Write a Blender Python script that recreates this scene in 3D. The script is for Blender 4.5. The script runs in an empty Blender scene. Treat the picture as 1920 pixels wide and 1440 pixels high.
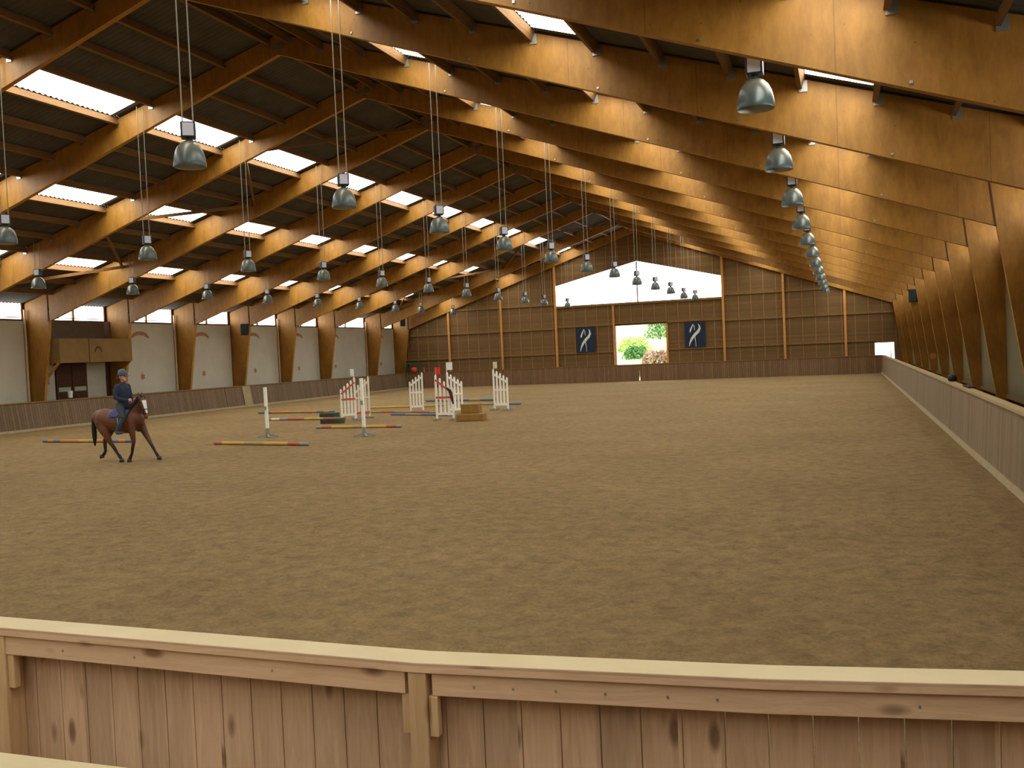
import bpy, math, random
from mathutils import Vector, Matrix
random.seed(7)
sc = bpy.context.scene
col = sc.collection

# ------------------------------------------------------------------ helpers
def lin(r, g, b):
    f = lambda c: (c / 255 / 12.92) if c / 255 <= .04045 else ((c / 255 + .055) / 1.055) ** 2.4
    return (f(r), f(g), f(b), 1)

class MB:
    """collects shapes; build() links them as one mesh object"""
    def __init__(s): s.v = []; s.f = []; s.m = []; s.cur = 0; s.sm = False; s.smf = []
    def add(s, vs, fs):
        n = len(s.v); s.v += [tuple(p) for p in vs]
        for f in fs: s.f.append([n + i for i in f]); s.m.append(s.cur); s.smf.append(s.sm)
        return s
    def box(s, x0, x1, y0, y1, z0, z1):
        return s.add([(x0,y0,z0),(x1,y0,z0),(x1,y1,z0),(x0,y1,z0),(x0,y0,z1),(x1,y0,z1),(x1,y1,z1),(x0,y1,z1)],
                     [(0,3,2,1),(4,5,6,7),(0,1,5,4),(1,2,6,5),(2,3,7,6),(3,0,4,7)])
    def prism(s, poly, y0, y1):              # polygon in XZ, extruded along Y
        n = len(poly)
        return s.add([(x,y0,z) for x,z in poly] + [(x,y1,z) for x,z in poly],
                     [tuple(range(n)), tuple(range(2*n-1, n-1, -1))] + [(i, n+i, n+(i+1)%n, (i+1)%n) for i in range(n)])
    def prismx(s, poly, x0, x1):             # polygon in YZ, extruded along X
        n = len(poly)
        return s.add([(x0,y,z) for y,z in poly] + [(x1,y,z) for y,z in poly],
                     [tuple(range(n)), tuple(range(2*n-1, n-1, -1))] + [(i, n+i, n+(i+1)%n, (i+1)%n) for i in range(n)])
    def beam(s, a, b, w, h, up=(0,0,1)):     # rectangular bar from a to b
        a, b = Vector(a), Vector(b); d = (b-a).normalized(); up = Vector(up)
        if abs(d.dot(up)) > .99: up = Vector((0,1,0))
        r = d.cross(up).normalized(); u = r.cross(d)
        p = []
        for c in (a, b):
            for i, j in ((-1,-1),(1,-1),(1,1),(-1,1)): p.append(c + r*i*w/2 + u*j*h/2)
        return s.add(p, [(3,2,1,0),(4,5,6,7),(0,1,5,4),(1,2,6,5),(2,3,7,6),(3,0,4,7)])
    def tube(s, pts, rad, n=10):
        pts = [Vector(p) for p in pts]; base = len(s.v); vs = []; fs = []
        if not isinstance(rad, (list, tuple)): rad = [rad]*len(pts)
        for i, p in enumerate(pts):
            d = (pts[min(i+1, len(pts)-1)] - pts[max(i-1, 0)]).normalized()
            up = Vector((0,0,1)) if abs(d.z) < .9 else Vector((0,1,0))
            r = d.cross(up).normalized(); u = r.cross(d)
            for k in range(n):
                t = 2*math.pi*k/n; vs.append(p + (r*math.cos(t) + u*math.sin(t))*rad[i])
        for i in range(len(pts)-1):
            for k in range(n): fs.append((i*n+k, i*n+(k+1)%n, (i+1)*n+(k+1)%n, (i+1)*n+k))
        fs.append(tuple(range(n-1, -1, -1))); fs.append(tuple((len(pts)-1)*n+k for k in range(n)))
        return s.add(vs, fs)
    def lathe(s, prof, n=24, c=(0,0,0)):     # profile of (radius, z)
        vs = []; fs = []
        for r, z in prof:
            for k in range(n):
                t = 2*math.pi*k/n; vs.append((c[0]+r*math.cos(t), c[1]+r*math.sin(t), c[2]+z))
        for i in range(len(prof)-1):
            for k in range(n): fs.append((i*n+k, i*n+(k+1)%n, (i+1)*n+(k+1)%n, (i+1)*n+k))
        return s.add(vs, fs)
    def mesh(s, name, mats):
        me = bpy.data.meshes.new(name); me.from_pydata(s.v, [], s.f)
        for m in (mats if isinstance(mats, (list, tuple)) else [mats]): me.materials.append(m)
        me.polygons.foreach_set('material_index', s.m); me.polygons.foreach_set('use_smooth', s.smf); me.update()
        return me
    def build(s, name, mats, parent=None, bevel=0):
        o = bpy.data.objects.new(name, s.mesh(name, mats)); col.objects.link(o)
        if parent: o.parent = parent
        if bevel:
            b = o.modifiers.new('b', 'BEVEL'); b.width = bevel; b.segments = 2; b.limit_method = 'ANGLE'
        return o

def tag(o, label=None, cat=None, group=None, kind=None):
    if label: o['label'] = label
    if cat: o['category'] = cat
    if group: o['group'] = group
    if kind: o['kind'] = kind
    return o
def empty(name, loc=(0,0,0), rz=0):
    o = bpy.data.objects.new(name, None); o.location = loc; o.rotation_euler = (0,0,rz); o.empty_display_size = .2
    col.objects.link(o); return o
def copy_tree(o, parent=None):
    c = o.copy(); col.objects.link(c)
    if parent: c.parent = parent
    for ch in list(o.children): copy_tree(ch, c)
    return c
def S(name, mb, mats): return tag(mb.build(name, mats), kind='structure')
ORD = 'first second third fourth fifth sixth seventh eighth ninth tenth eleventh twelfth thirteenth fourteenth fifteenth sixteenth'.split()

# ------------------------------------------------------------------ materials
def mat(name, base, rough=.7, metal=0, spec=.3):
    m = bpy.data.materials.new(name); m.use_nodes = True
    b = m.node_tree.nodes['Principled BSDF']
    b.inputs['Base Color'].default_value = base; b.inputs['Roughness'].default_value = rough
    b.inputs['Metallic'].default_value = metal; b.inputs['Specular IOR Level'].default_value = spec
    return m
class N:
    def __init__(s, m): s.m = m; s.t = m.node_tree; s.b = s.t.nodes['Principled BSDF']; s.tc = s.t.nodes.new('ShaderNodeTexCoord')
    def new(s, ty, **k):
        n = s.t.nodes.new('ShaderNode'+ty)
        for a, v in k.items(): setattr(n, a, v)
        return n
    def link(s, a, b): s.t.links.new(a, b)
    def coord(s, scale=(1,1,1), out='Object'):
        mp = s.new('Mapping'); mp.inputs['Scale'].default_value = scale; s.link(s.tc.outputs[out], mp.inputs[0]); return mp.outputs[0]
    def noise(s, vec, scale, detail=4, rough=.6, dist=0):
        n = s.new('TexNoise'); n.inputs['Scale'].default_value = scale; n.inputs['Detail'].default_value = detail
        n.inputs['Roughness'].default_value = rough; n.inputs['Distortion'].default_value = dist
        s.link(vec, n.inputs['Vector']); return n.outputs['Fac']
    def ramp(s, fac, stops, interp='LINEAR'):
        r = s.new('ValToRGB'); r.color_ramp.interpolation = interp; e = r.color_ramp.elements
        e[0].position, e[0].color = stops[0]; e[1].position, e[1].color = stops[1]
        for p, c in stops[2:]:
            x = e.new(p); x.color = c
        s.link(fac, r.inputs[0]); return r.outputs[0]
    def mix(s, a, b, fac, mode='MIX'):
        n = s.new('MixRGB', blend_type=mode)
        for v, i in ((fac,0),(a,1),(b,2)):
            if hasattr(v, 'links'): s.link(v, n.inputs[i])
            else: n.inputs[i].default_value = v
        return n.outputs[0]
    def math(s, op, a, b=None, c=None):
        n = s.new('Math', operation=op)
        for i, v in enumerate((a,b,c)):
            if v is None: continue
            if hasattr(v, 'links'): s.link(v, n.inputs[i])
            else: n.inputs[i].default_value = v
        return n.outputs[0]
    def sep(s, vec):
        n = s.new('SeparateXYZ'); s.link(vec, n.inputs[0]); return n.outputs
    def bump(s, h, strength=.3, dist=.02):
        n = s.new('Bump'); n.inputs['Strength'].default_value = strength; n.inputs['Distance'].default_value = dist
        s.link(h, n.inputs['Height']); s.link(n.outputs[0], s.b.inputs['Normal'])
    def color(s, c): s.link(c, s.b.inputs['Base Color'])

def g(v): return (v,v,v,1)
def mk_sand():
    m = mat('riding sand', lin(168,134,82), .95, 0, .15); n = N(m); c = n.coord()
    big = n.noise(c, .35, 3, .5); mid = n.noise(c, 4.2, 5, .72, .4); fine = n.noise(c, 22, 6, .8)
    colr = n.ramp(big, [(.3, lin(170,139,92)), (.75, lin(186,154,104))])
    colr = n.mix(colr, n.ramp(mid, [(.3, g(.6)), (.62, g(1.12))]), .85, 'MULTIPLY')
    colr = n.mix(colr, n.ramp(fine, [(.25, g(.5)), (.75, g(1.25))]), .75, 'MULTIPLY')
    n.color(colr)
    vo = n.new('TexVoronoi'); vo.inputs['Scale'].default_value = 3.4; n.link(c, vo.inputs['Vector'])
    h = n.math('ADD', n.math('MULTIPLY', mid, 1.2), n.math('ADD', n.math('MULTIPLY', fine, .5), n.math('MULTIPLY', vo.outputs['Distance'], .45)))
    n.bump(h, 1.0, .14); return m
def mk_ply(name, a, b, dark, seam=2.44):
    m = mat(name, a, .5, 0, .35); n = N(m); c = n.coord()
    cg = n.coord((2.6,1,.9)); gr = n.noise(cg, 2.2, 6, .7, .3); bl = n.noise(c, .7, 3, .5)
    colr = n.mix(n.ramp(gr, [(.28, a), (.75, b)]), n.ramp(bl, [(.3, g(.68)), (.7, g(1.15))]), .85, 'MULTIPLY')
    s = n.sep(c)
    fr = n.math('FRACT', n.math('DIVIDE', s[0], seam)); ln = n.math('LESS_THAN', fr, .0065)
    colr = n.mix(colr, dark, n.math('MULTIPLY', ln, .4))
    vo = n.new('TexVoronoi'); vo.inputs['Scale'].default_value = 3.2; n.link(n.coord((1.5,1,1)), vo.inputs['Vector'])
    dot = n.math('LESS_THAN', vo.outputs['Distance'], .05)
    colr = n.mix(colr, dark, n.math('MULTIPLY', dot, .7)); n.color(colr); return m
def mk_wood(name, a, b, axis=2, width=.15, knots=True, off=0.0, gap=0, rough=.7, along=0):
    """planks running along `axis`, numbered across `along`"""
    m = mat(name, a, rough, 0, .25); n = N(m); c = n.coord(); s = n.sep(c)
    idx = n.math('FLOOR', n.math('DIVIDE', n.math('ADD', s[along], off), width))
    wn = n.new('TexWhiteNoise'); wn.noise_dimensions = '1D'; n.link(idx, wn.inputs['W'])
    sc_ = [9,9,9]; sc_[axis] = .7
    mp = n.new('Mapping'); mp.inputs['Scale'].default_value = sc_
    ad = n.new('VectorMath', operation='ADD'); cb = n.new('CombineXYZ')
    n.link(n.math('MULTIPLY', wn.outputs['Value'], 37), cb.inputs[axis]); n.link(c, ad.inputs[0]); n.link(cb.outputs[0], ad.inputs[1])
    n.link(ad.outputs[0], mp.inputs[0])
    gr = n.noise(mp.outputs[0], 3, 5, .6, 1.2)
    colr = n.mix(n.ramp(gr, [(.3, a), (.7, b)]), n.ramp(wn.outputs['Value'], [(0, g(.8)), (1, g(1.12))]), .9, 'MULTIPLY')
    if knots:
        k = [9,0,9]; k[axis] = 3.4
        mp2 = n.new('Mapping'); mp2.inputs['Scale'].default_value = k; n.link(ad.outputs[0], mp2.inputs[0])
        vo = n.new('TexVoronoi'); vo.inputs['Scale'].default_value = .8; n.link(mp2.outputs[0], vo.inputs['Vector'])
        kn = n.ramp(vo.outputs['Distance'], [(.09, g(1)), (.2, g(0))])
        colr = n.mix(colr, (a[0]*.3, a[1]*.22, a[2]*.18, 1), n.math('MULTIPLY', n.sep(kn)[0], .8))
    if gap:
        fr = n.math('FRACT', n.math('DIVIDE', n.math('ADD', s[along], off), width))
        colr = n.mix(colr, (a[0]*.25, a[1]*.2, a[2]*.16, 1), n.math('LESS_THAN', fr, gap/width))
    n.color(colr); n.bump(gr, .15, .01); return m
def mk_mottle(name, a, b, scale=2, rough=.8, metal=0, spec=.2):
    m = mat(name, a, rough, metal, spec); n = N(m)
    n.color(n.ramp(n.noise(n.coord(), scale, 5, .6), [(.3, a), (.7, b)])); return m
def mk_emit(name, c, s):
    m = bpy.data.materials.new(name); m.use_nodes = True; t = m.node_tree; t.nodes.clear()
    e = t.nodes.new('ShaderNodeEmission'); o = t.nodes.new('ShaderNodeOutputMaterial')
    e.inputs[0].default_value = c; e.inputs[1].default_value = s; t.links.new(e.outputs[0], o.inputs[0])
    return m

M = {}
M['sand'] = mk_sand()
M['ply'] = mk_ply('golden plywood', lin(140,94,28), lin(176,126,48), lin(74,46,18))
M['ply_edge'] = mk_mottle('plywood edge', lin(160,112,46), lin(180,132,62), 6)
M['purlin'] = mk_wood('purlin timber', lin(112,78,40), lin(136,100,58), axis=1, width=.3, knots=False)
M['roof'] = mk_mottle('fibre cement sheet', lin(78,74,66), lin(92,87,78), 1.5, .9)
M['skylight'] = mk_emit('daylit translucent sheet', (.98, .975, .91, 1), 9.5)
M['band'] = mk_emit('daylit clerestory sheet', (1, .98, .95, 1), 8)
M['gable'] = mk_emit('daylit gable glazing', (.93, .96, 1, 1), 7)
M['backwall'] = mk_wood('brown wall boards', lin(114,86,50), lin(126,97,58), axis=0, width=.14, knots=False, along=2)
M['batten'] = mk_mottle('wall batten', lin(152,114,70), lin(166,126,80), 4)
M['girt'] = mk_mottle('wall girt', lin(124,95,56), lin(138,108,66), 4)
M['post'] = mk_mottle('wall post', lin(196,136,68), lin(210,152,84), 4)
M['white_panel'] = mk_mottle('off white wall panel', lin(190,184,164), lin(202,196,176), .8, .6)
M['stain'] = mk_mottle('faded red stain', lin(160,104,74), lin(184,136,106), 6)
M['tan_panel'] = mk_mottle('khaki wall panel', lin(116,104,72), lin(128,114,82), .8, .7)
M['kick_l'] = mk_wood('weathered kickboard planks', lin(104,84,62), lin(128,106,80), axis=2, width=.14, knots=False, along=1, gap=.012)
M['kick_b'] = mk_wood('brown kickboard planks', lin(118,90,62), lin(142,110,78), axis=2, width=.14, knots=False, along=0, gap=.012)
M['kick_r'] = mk_wood('grey kickboard planks', lin(128,108,80), lin(146,124,94), axis=2, width=.14, knots=False, along=1, gap=.01)
M['plinth'] = mk_mottle('pale plinth', lin(150,134,100), lin(168,150,114), 5)
M['cap'] = mk_mottle('pale cap board', lin(168,144,104), lin(186,162,120), 5)
M['cap_dark'] = mk_mottle('brown cap board', lin(120,92,54), lin(138,106,64), 5)
M['pine'] = mk_wood('pine planks', lin(196,160,124), lin(220,186,150), axis=2, width=.149, knots=True)
M['pine_x'] = mk_wood('pine rail', lin(200,164,128), lin(218,184,148), axis=0, width=.3, knots=True, along=2)
M['pine_top'] = mk_mottle('planed pine top', lin(184,166,128), lin(196,178,140), 3, .6)
M['pine_post'] = mk_wood('pine post', lin(196,158,112), lin(214,180,134), axis=2, width=.4, knots=True)
M['dark_wood'] = mk_mottle('dark stained wood', lin(74,48,32), lin(88,60,42), 4)
M['back_board'] = mk_mottle('grey brown boards', lin(104,88,70), lin(116,98,78), 3)
M['box_ply'] = mk_mottle('judges box plywood', lin(116,90,48), lin(128,100,56), 2)
M['steel'] = mk_mottle('galvanised steel', lin(150,152,150), lin(176,178,176), 12, .4, .8)
M['wire'] = mat('wire', lin(150,146,132), .6, .2)
M['cast'] = mat('ballast housing', lin(48,58,64), .45, .3)
M['cover'] = mat('pale cover plate', lin(205,205,215), .5)
M['black'] = mat('black plastic', lin(28,28,32), .5)
M['navy'] = mat('dark blue cloth', lin(36,48,68), .8)
M['white'] = mat('white print', lin(222,222,214), .6)
M['white_paint'] = mk_mottle('white paint', lin(232,228,214), lin(244,240,228), 8, .5)
M['cream_paint'] = mk_mottle('cream paint', lin(216,206,180), lin(228,218,194), 8, .5)
M['red'] = mat('faded red paint', lin(196,84,66), .6)
M['pole_red'] = mat('pole red', lin(178,92,70), .6); M['pole_orange'] = mat('pole orange', lin(188,124,64), .6)
M['pole_yellow'] = mat('pole yellow', lin(190,156,66), .6); M['pole_blue'] = mat('pole blue', lin(94,114,142), .6)
M['pole_grey'] = mat('pole grey', lin(140,138,128), .6); M['pole_white'] = mat('pole white', lin(216,208,188), .6)
M['pole_pale'] = mat('pole worn yellow', lin(164,140,90), .7)
M['red_flag'] = mat('red flag', lin(226,44,30), .6); M['orange_red'] = mat('orange bucket', lin(214,78,34), .6)
M['cream'] = mat('cream flag', lin(214,202,164), .6)
M['block'] = mk_mottle('brown jump block', lin(132,98,46), lin(150,114,58), 5)
M['green'] = mk_mottle('dark green filler', lin(56,78,58), lin(66,88,66), 5)
M['dark'] = mat('dark strap', lin(66,38,34), .8)
M['tan'] = mat('tan', lin(190,150,110), .8); M['greenplate'] = mat('green rack', lin(62,92,70), .6)
M['pale_green'] = mat('pale notice', lin(170,178,140), .7)
M['pipe'] = mat('pale downpipe', lin(206,180,146), .5)

def mk_dome():
    m = mat('dusty lamp dome', lin(100,108,100), .32, .25, .5); n = N(m); c = n.coord()
    dust = n.ramp(n.math('ADD', n.sep(c)[2], n.math('MULTIPLY', n.noise(c, 9), .12)), [(.16, lin(78,90,88)), (.40, lin(134,130,110))])
    n.color(dust); return m
M['dome'] = mk_dome()
M['dome_in'] = mat('reflector inside', lin(176,180,176), .35, .4)

# ------------------------------------------------------------------ dimensions
XR, ZR_LO, ZR_HI = -14.36, 10.80, 11.35           # ridge
XWL, XWR = -34.0, 4.10                            # side walls
KL, KR = -32.62, 3.19                             # knees
YN, YB = -12.6, 70.25                              # near and back wall
FR = [-11.73, -6.73, -1.73, 3.27] + [8.27+5*k for k in range(11)] + [65.19, 69.95]  # rearmost bays added unseen behind the viewer so their skylights light the barrier
SL, SRr = (ZR_HI-5.85)/(XR+32.65), (ZR_HI-5.90)/(3.04-XR)    # roof falls
def roof_z(x): return ZR_HI + .045 - (SL*(XR-x) if x < XR else SRr*(x-XR))
BAYS = [(FR[i], FR[i+1]) for i in range(len(FR)-1)]

# ------------------------------------------------------------------ floor, walls, roof
from mathutils import noise as mn
def lines(a, b, dense):            # grid lines: fine where the trampled sand lies near the viewer
    out = [a]
    while out[-1] < b: out.append(out[-1] + dense(out[-1]))
    out[-1] = b; return out
gx = lines(XWL-.3, XWR+.3, lambda x: .055 if -7 < x < 2.2 else (.14 if -16 < x < 2.2 else 1.2))
gy = lines(YN-.3, YB+.3, lambda y: 1.0 if y < 2.9 else (.055 if y < 9 else (.09 if y < 14 else (.3 if y < 19 else 1.5))))
vs = []; fs = []
for y in gy:
    fy = min(1, max(0, (y-3.4)/.5)) * min(1, max(0, (19-y)/6))
    for x in gx:
        fx = fy * min(1, max(0, (2.2-x)/.4)) * min(1, max(0, (x+16)/5)); z = 0
        if fx > 0:
            n1 = mn.noise((x*1.5, y*1.9, 0)); n2 = mn.noise((x*4.5, y*5.5, 3)); n3 = mn.noise((x*10, y*12, 7))
            z = fx*(.018*n1 + .034*n2*(.6+n1) + .020*n3 - .05*max(0, n2-.33))
        vs.append((x, y, z))
w_ = len(gx)
for j in range(len(gy)-1):
    for i in range(w_-1): a = j*w_+i; fs.append((a, a+1, a+w_+1, a+w_))
mb = MB(); mb.sm = True; mb.add(vs, fs); S('floor', mb, M['sand'])

# roof with openings: corrugated sheets running down the slope
SKY_L = [(4.36, 5.48), (9.36, 10.48), (14.36, 15.48)]      # distances from the ridge
SKY_R = [(3.86, 4.98), (8.86, 9.98), (13.86, 14.98)]
def sky_span(b): 
    y0, y1 = b; return (y0+.32, y1-.28) if y1-y0 < 5.5 else (y0+.9, y1-1.5)
STEP = .0475
def sheet(mb, side, d0, d1, y0, y1, dz=0):
    n = max(2, round((y1-y0)/STEP)); vs = []; 
    for i in range(n+1):
        y = y0+(y1-y0)*i/n; h = .022*math.sin(2*math.pi*y/.19)
        for d in (d0, d1):
            x = XR + side*d; vs.append((x, y, roof_z(x)+h+dz+.02))
    fs = [(2*i, 2*i+1, 2*i+3, 2*i+2) if side < 0 else (2*i, 2*i+2, 2*i+3, 2*i+1) for i in range(n)]
    mb.add(vs, fs)
ceil = MB(); SKY = []
for side, rows, dmax in ((-1, SKY_L, XR-XWL+.4), (1, SKY_R, XWR-XR+.4)):
    edges = [0]
    for a, b in rows: edges += [a, b]
    edges.append(dmax)
    for k in range(len(edges)-1):
        if k % 2 == 0: sheet(ceil, side, edges[k], edges[k+1], YN-.3, YB+.4)
        else:
            y = YN-.3
            for b in BAYS:
                s0, s1 = sky_span(b)
                sheet(ceil, side, edges[k], edges[k+1], y, s0); y = s1
                SKY.append((side, edges[k], edges[k+1], s0, s1))
            sheet(ceil, side, edges[k], edges[k+1], y, YB+.4)
S('ceiling', ceil, M['roof'])
wn = [0]
def window(mb, mats):
    wn[0] += 1; return S('window_%d' % wn[0], mb, mats)
for side, d0, d1, y0, y1 in SKY:
    m = MB(); sheet(m, side, d0, d1, y0, y1); window(m, M['skylight'])

# side walls (solid parts), clerestory bands
wl = MB(); wl.box(XWL-.15, XWL, YN, YB, 0, 4.80); wl.box(XWL-.15, XWL, YN, YB, 5.50, 5.62)
wr = MB(); wr.box(XWR, XWR+.15, YN, YB, 0, 4.78); wr.box(XWR, XWR+.15, YN, YB, 5.42, 5.7)
for fy in FR:
    wl.box(XWL-.15, XWL, fy-.12, fy+.25, 4.80, 5.50); wr.box(XWR, XWR+.15, fy-.12, fy+.25, 4.78, 5.42)
S('wall_left', wl, M['dark_wood']); S('wall_right', wr, M['dark_wood'])
for i, (a, b) in enumerate(BAYS):
    if a > 22:
        w = window(MB().box(XWL-.09, XWL-.06, a+.25, b-.12, 4.80, 5.50), M['band'])
        fr = MB(); fr.box(XWL-.12, XWL+.03, a+.25, b-.12, 4.77, 4.80)
        ym = a+(b-a)*.57; fr.box(XWL-.05, XWL+.03, ym-.05, ym+.05, 4.80, 5.50)
        fr.build('window_frame', M['girt'], w)
        MB().box(XWL-.05, XWL+.01, a+.25, b-.12, 4.86, 4.90).build('glazing_bar', M['cover'], w)
    w = window(MB().box(XWR+.06, XWR+.09, a+.25, b-.12, 4.78, 5.42), M['band'])
    MB().box(XWR-.03, XWR+.12, a+.25, b-.12, 4.74, 4.78).build('window_frame', M['girt'], w)
S('wall_front', MB().box(XWL-.2, XWR+.2, YN-.15, YN, 0, 11.5), M['dark_wood'])

# back wall with gable window and two openings
D1 = (-15.95, -12.2, 0, 4.06); D2 = (2.0, 3.22, 0, 2.0)
GW = [(-20.44,5.76),(-8.06,5.76),(-8.06,7.25),(-14.2,8.74),(-20.44,7.27)]
wb = MB(); y0, y1 = YB, YB+.15
top = lambda x: roof_z(x)-.02
def seg(xa, xb, za, zb=None, zc=None):     # wall piece between xa, xb from za up to zb(left)/zc(right)
    if zb is None: zb, zc = top(xa), top(xb)
    wb.prism([(xa,za),(xb,za),(xb,zc),(xa,zb)], y0, y1)
seg(XWL-.15, -20.44, 0); seg(-20.44, D1[0], 0, 5.76, 5.76); seg(D1[0], D1[1], D1[3], 5.76, 5.76); seg(D1[1], -8.06, 0, 5.76, 5.76)
seg(-8.06, D2[0], 0); seg(D2[0], D2[1], D2[3]); seg(D2[1], XWR+.15, 0)
wb.prism([(-20.44,7.27),(-14.36,8.70),(-14.36,top(XR)),(-20.44,top(-20.44))], y0, y1)
wb.prism([(-14.36,8.70),(-14.2,8.74),(-8.06,7.25),(-8.06,top(-8.06)),(-14.36,top(XR))], y0, y1)
wb.cur = 1
x = -33.7; POSTS = [-29.22, -24.84, -20.46, -8.04, -3.89, .14]
while x < XWR-.2:
    if min(abs(x-p) for p in POSTS) > .2:
        def gap(a, b): wb.box(x-.025, x+.025, YB-.03, YB, a, b)
        t = top(x)-.05
        if D1[0]-.1 < x < D1[1]+.1: gap(4.1, 5.7); gap(8.75-.243*abs(x+14.2), t)
        elif -20.4 < x < -8.1: gap(0, 5.7); gap(8.78-.243*abs(x+14.2), t)
        elif D2[0]-.1 < x < D2[1]+.1: gap(2.05, t)
        else: gap(0, t)
    x += .862
S('wall_back', wb, [M['backwall'], M['batten']])
tn = [0]
def trim(mb, m): tn[0] += 1; return S('trim_%d' % tn[0], mb, m)
for z in (2.12, 4.02, 5.84):
    for a, b in ((-33.9, -20.5), (-8.0, 1.95 if z < 2.3 else 4.6)):
        trim(MB().box(a, b, YB-.10, YB-.03, z, z+.16), M['girt'])
trim(MB().box(-20.4, -16.1, YB-.10, YB-.03, 2.12, 2.26), M['girt']); trim(MB().box(-12.1, -8.1, YB-.10, YB-.03, 2.12, 2.26), M['girt'])
trim(MB().box(-20.4, -8.1, YB-.10, YB-.03, 4.12, 4.28), M['girt']); trim(MB().box(-20.4, -8.1, YB-.13, YB-.03, 5.60, 5.76), M['girt'])
# gable window
w = window(MB().prism([(x, z) for x, z in GW], YB+.05, YB+.08), M['gable'])
fr = MB()
for k in range(-7, 7):
    x = -14.2+k*.87
    if -20.4 < x < -8.1: fr.box(x-.018, x+.018, YB-.0, YB+.04, 5.76, 8.72-.243*abs(x+14.2))
fr.box(-14.25, -14.15, YB-.02, YB+.05, 5.76, 8.72)
fr.build('glazing_bar', M['steel'], w)

# doorways: the wide one stands open, its pale leaf slid aside
d = tag(MB().box(D1[0]-.02, D1[0]+.06, YB-.08, YB+.2, 0, D1[3]).build('door_1', M['white_paint']), kind='structure')
MB().box(D1[0]-.2, D1[1]+.1, YB-.10, YB-.02, D1[3], D1[3]+.12).build('door_header', M['girt'], d)
MB().box(D1[1], D1[1]+.14, YB-.10, YB+.02, 0, D1[3]).build('door_post', M['post'], d)
MB().box(D1[0]-.17, D1[0]-.04, YB-.12, YB+.02, 0, 5.6).build('door_post', M['post'], d)
d = tag(MB().prism([(D2[0]-.08,0),(D2[0],0),(D2[0],D2[3]),(D2[1],D2[3]),(D2[1],0),(D2[1]+.08,0),(D2[1]+.08,D2[3]+.08),(D2[0]-.08,D2[3]+.08)], YB-.05, YB+.17).build('door_2', M['girt']), kind='structure')
MB().box(2.97, 3.03, YB+.3, YB+.36, 0, 1.5).build('gate_post', M['steel'], d)

# ------------------------------------------------------------------ timber portal frames
COLL = [(-33.95,0),(-33.34,0),(KL,4.64),(-32.66,5.86),(-33.95,5.46)]
COLR = [(4.08,0),(4.08,5.58),(3.06,5.90),(3.20,4.66),(3.87,0)]
RAFL = [(KL+.035,4.652),(XR-.004,ZR_LO),(XR-.004,ZR_HI),(-32.625,5.858)]
RAFR = [(XR+.004,ZR_LO),(3.165,4.672),(3.025,5.912),(XR+.004,ZR_HI)]
TH = .15
meshes = {}
for nm, poly in (('column', COLL), ('column_r', COLR), ('rafter', RAFL), ('rafter_r', RAFR)):
    m = MB(); m.prism(poly, 0, TH)
    n_ = len(poly)
    for k in range(2, 2+n_): m.m[k] = 1
    meshes[nm] = m.mesh(nm.split('_')[0], [M['ply'], M['ply_edge']])
pl = MB().box(XR-.22, XR+.22, -.02, 0, 10.93, 11.08).mesh('ridge_plate', M['steel'])
pk = MB(); pk.box(KL-.06, KL-.015, -.015, TH+.015, 4.62, 5.84); pkl = pk.mesh('joint_strip', M['dark_wood'])
pkr = MB().prism([(3.165,4.67),(3.20,4.66),(3.065,5.90),(3.03,5.91)], -.012, TH+.012).mesh('joint_strip', M['dark_wood'])
bolts = MB()
for k in range(5):
    for xx in (-9.5+k*2.6,):
        z = ZR_LO + (4.66-ZR_LO)*(xx-XR)/(3.19-XR) + .08
        bolts.box(xx-.02, xx+.02, -.02, 0, z-.02, z+.02)
boltm = bolts.mesh('bolt_row', M['steel'])
for i, fy in enumerate(FR):
    r = empty('portal_frame', (0, fy, 0))
    vis = i-4
    where = ['added unseen at the very back', 'added unseen, second from the very back', 'just behind the viewer', 'almost above the front barrier'][i] if vis < 0 else None
    if vis == len(FR)-5: lab = 'golden plywood portal frame standing flat against the brown back wall'
    elif vis >= 0: lab = 'golden plywood portal frame spanning the hall, the %s from the viewer' % ORD[vis]
    else: lab = 'golden plywood portal frame ' + where
    tag(r, lab, 'roof frame', 'plywood portal frames of the hall')
    for nm, me in (('column', meshes['column']), ('column', meshes['column_r']), ('rafter', meshes['rafter']), ('rafter', meshes['rafter_r']),
                   ('ridge_plate', pl), ('joint_strip', pkl), ('joint_strip', pkr), ('bolt_row', boltm)):
        if i < 4 and nm in ('ridge_plate', 'bolt_row', 'joint_strip'): continue
        o = bpy.data.objects.new(nm, me); col.objects.link(o); o.parent = r

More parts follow.
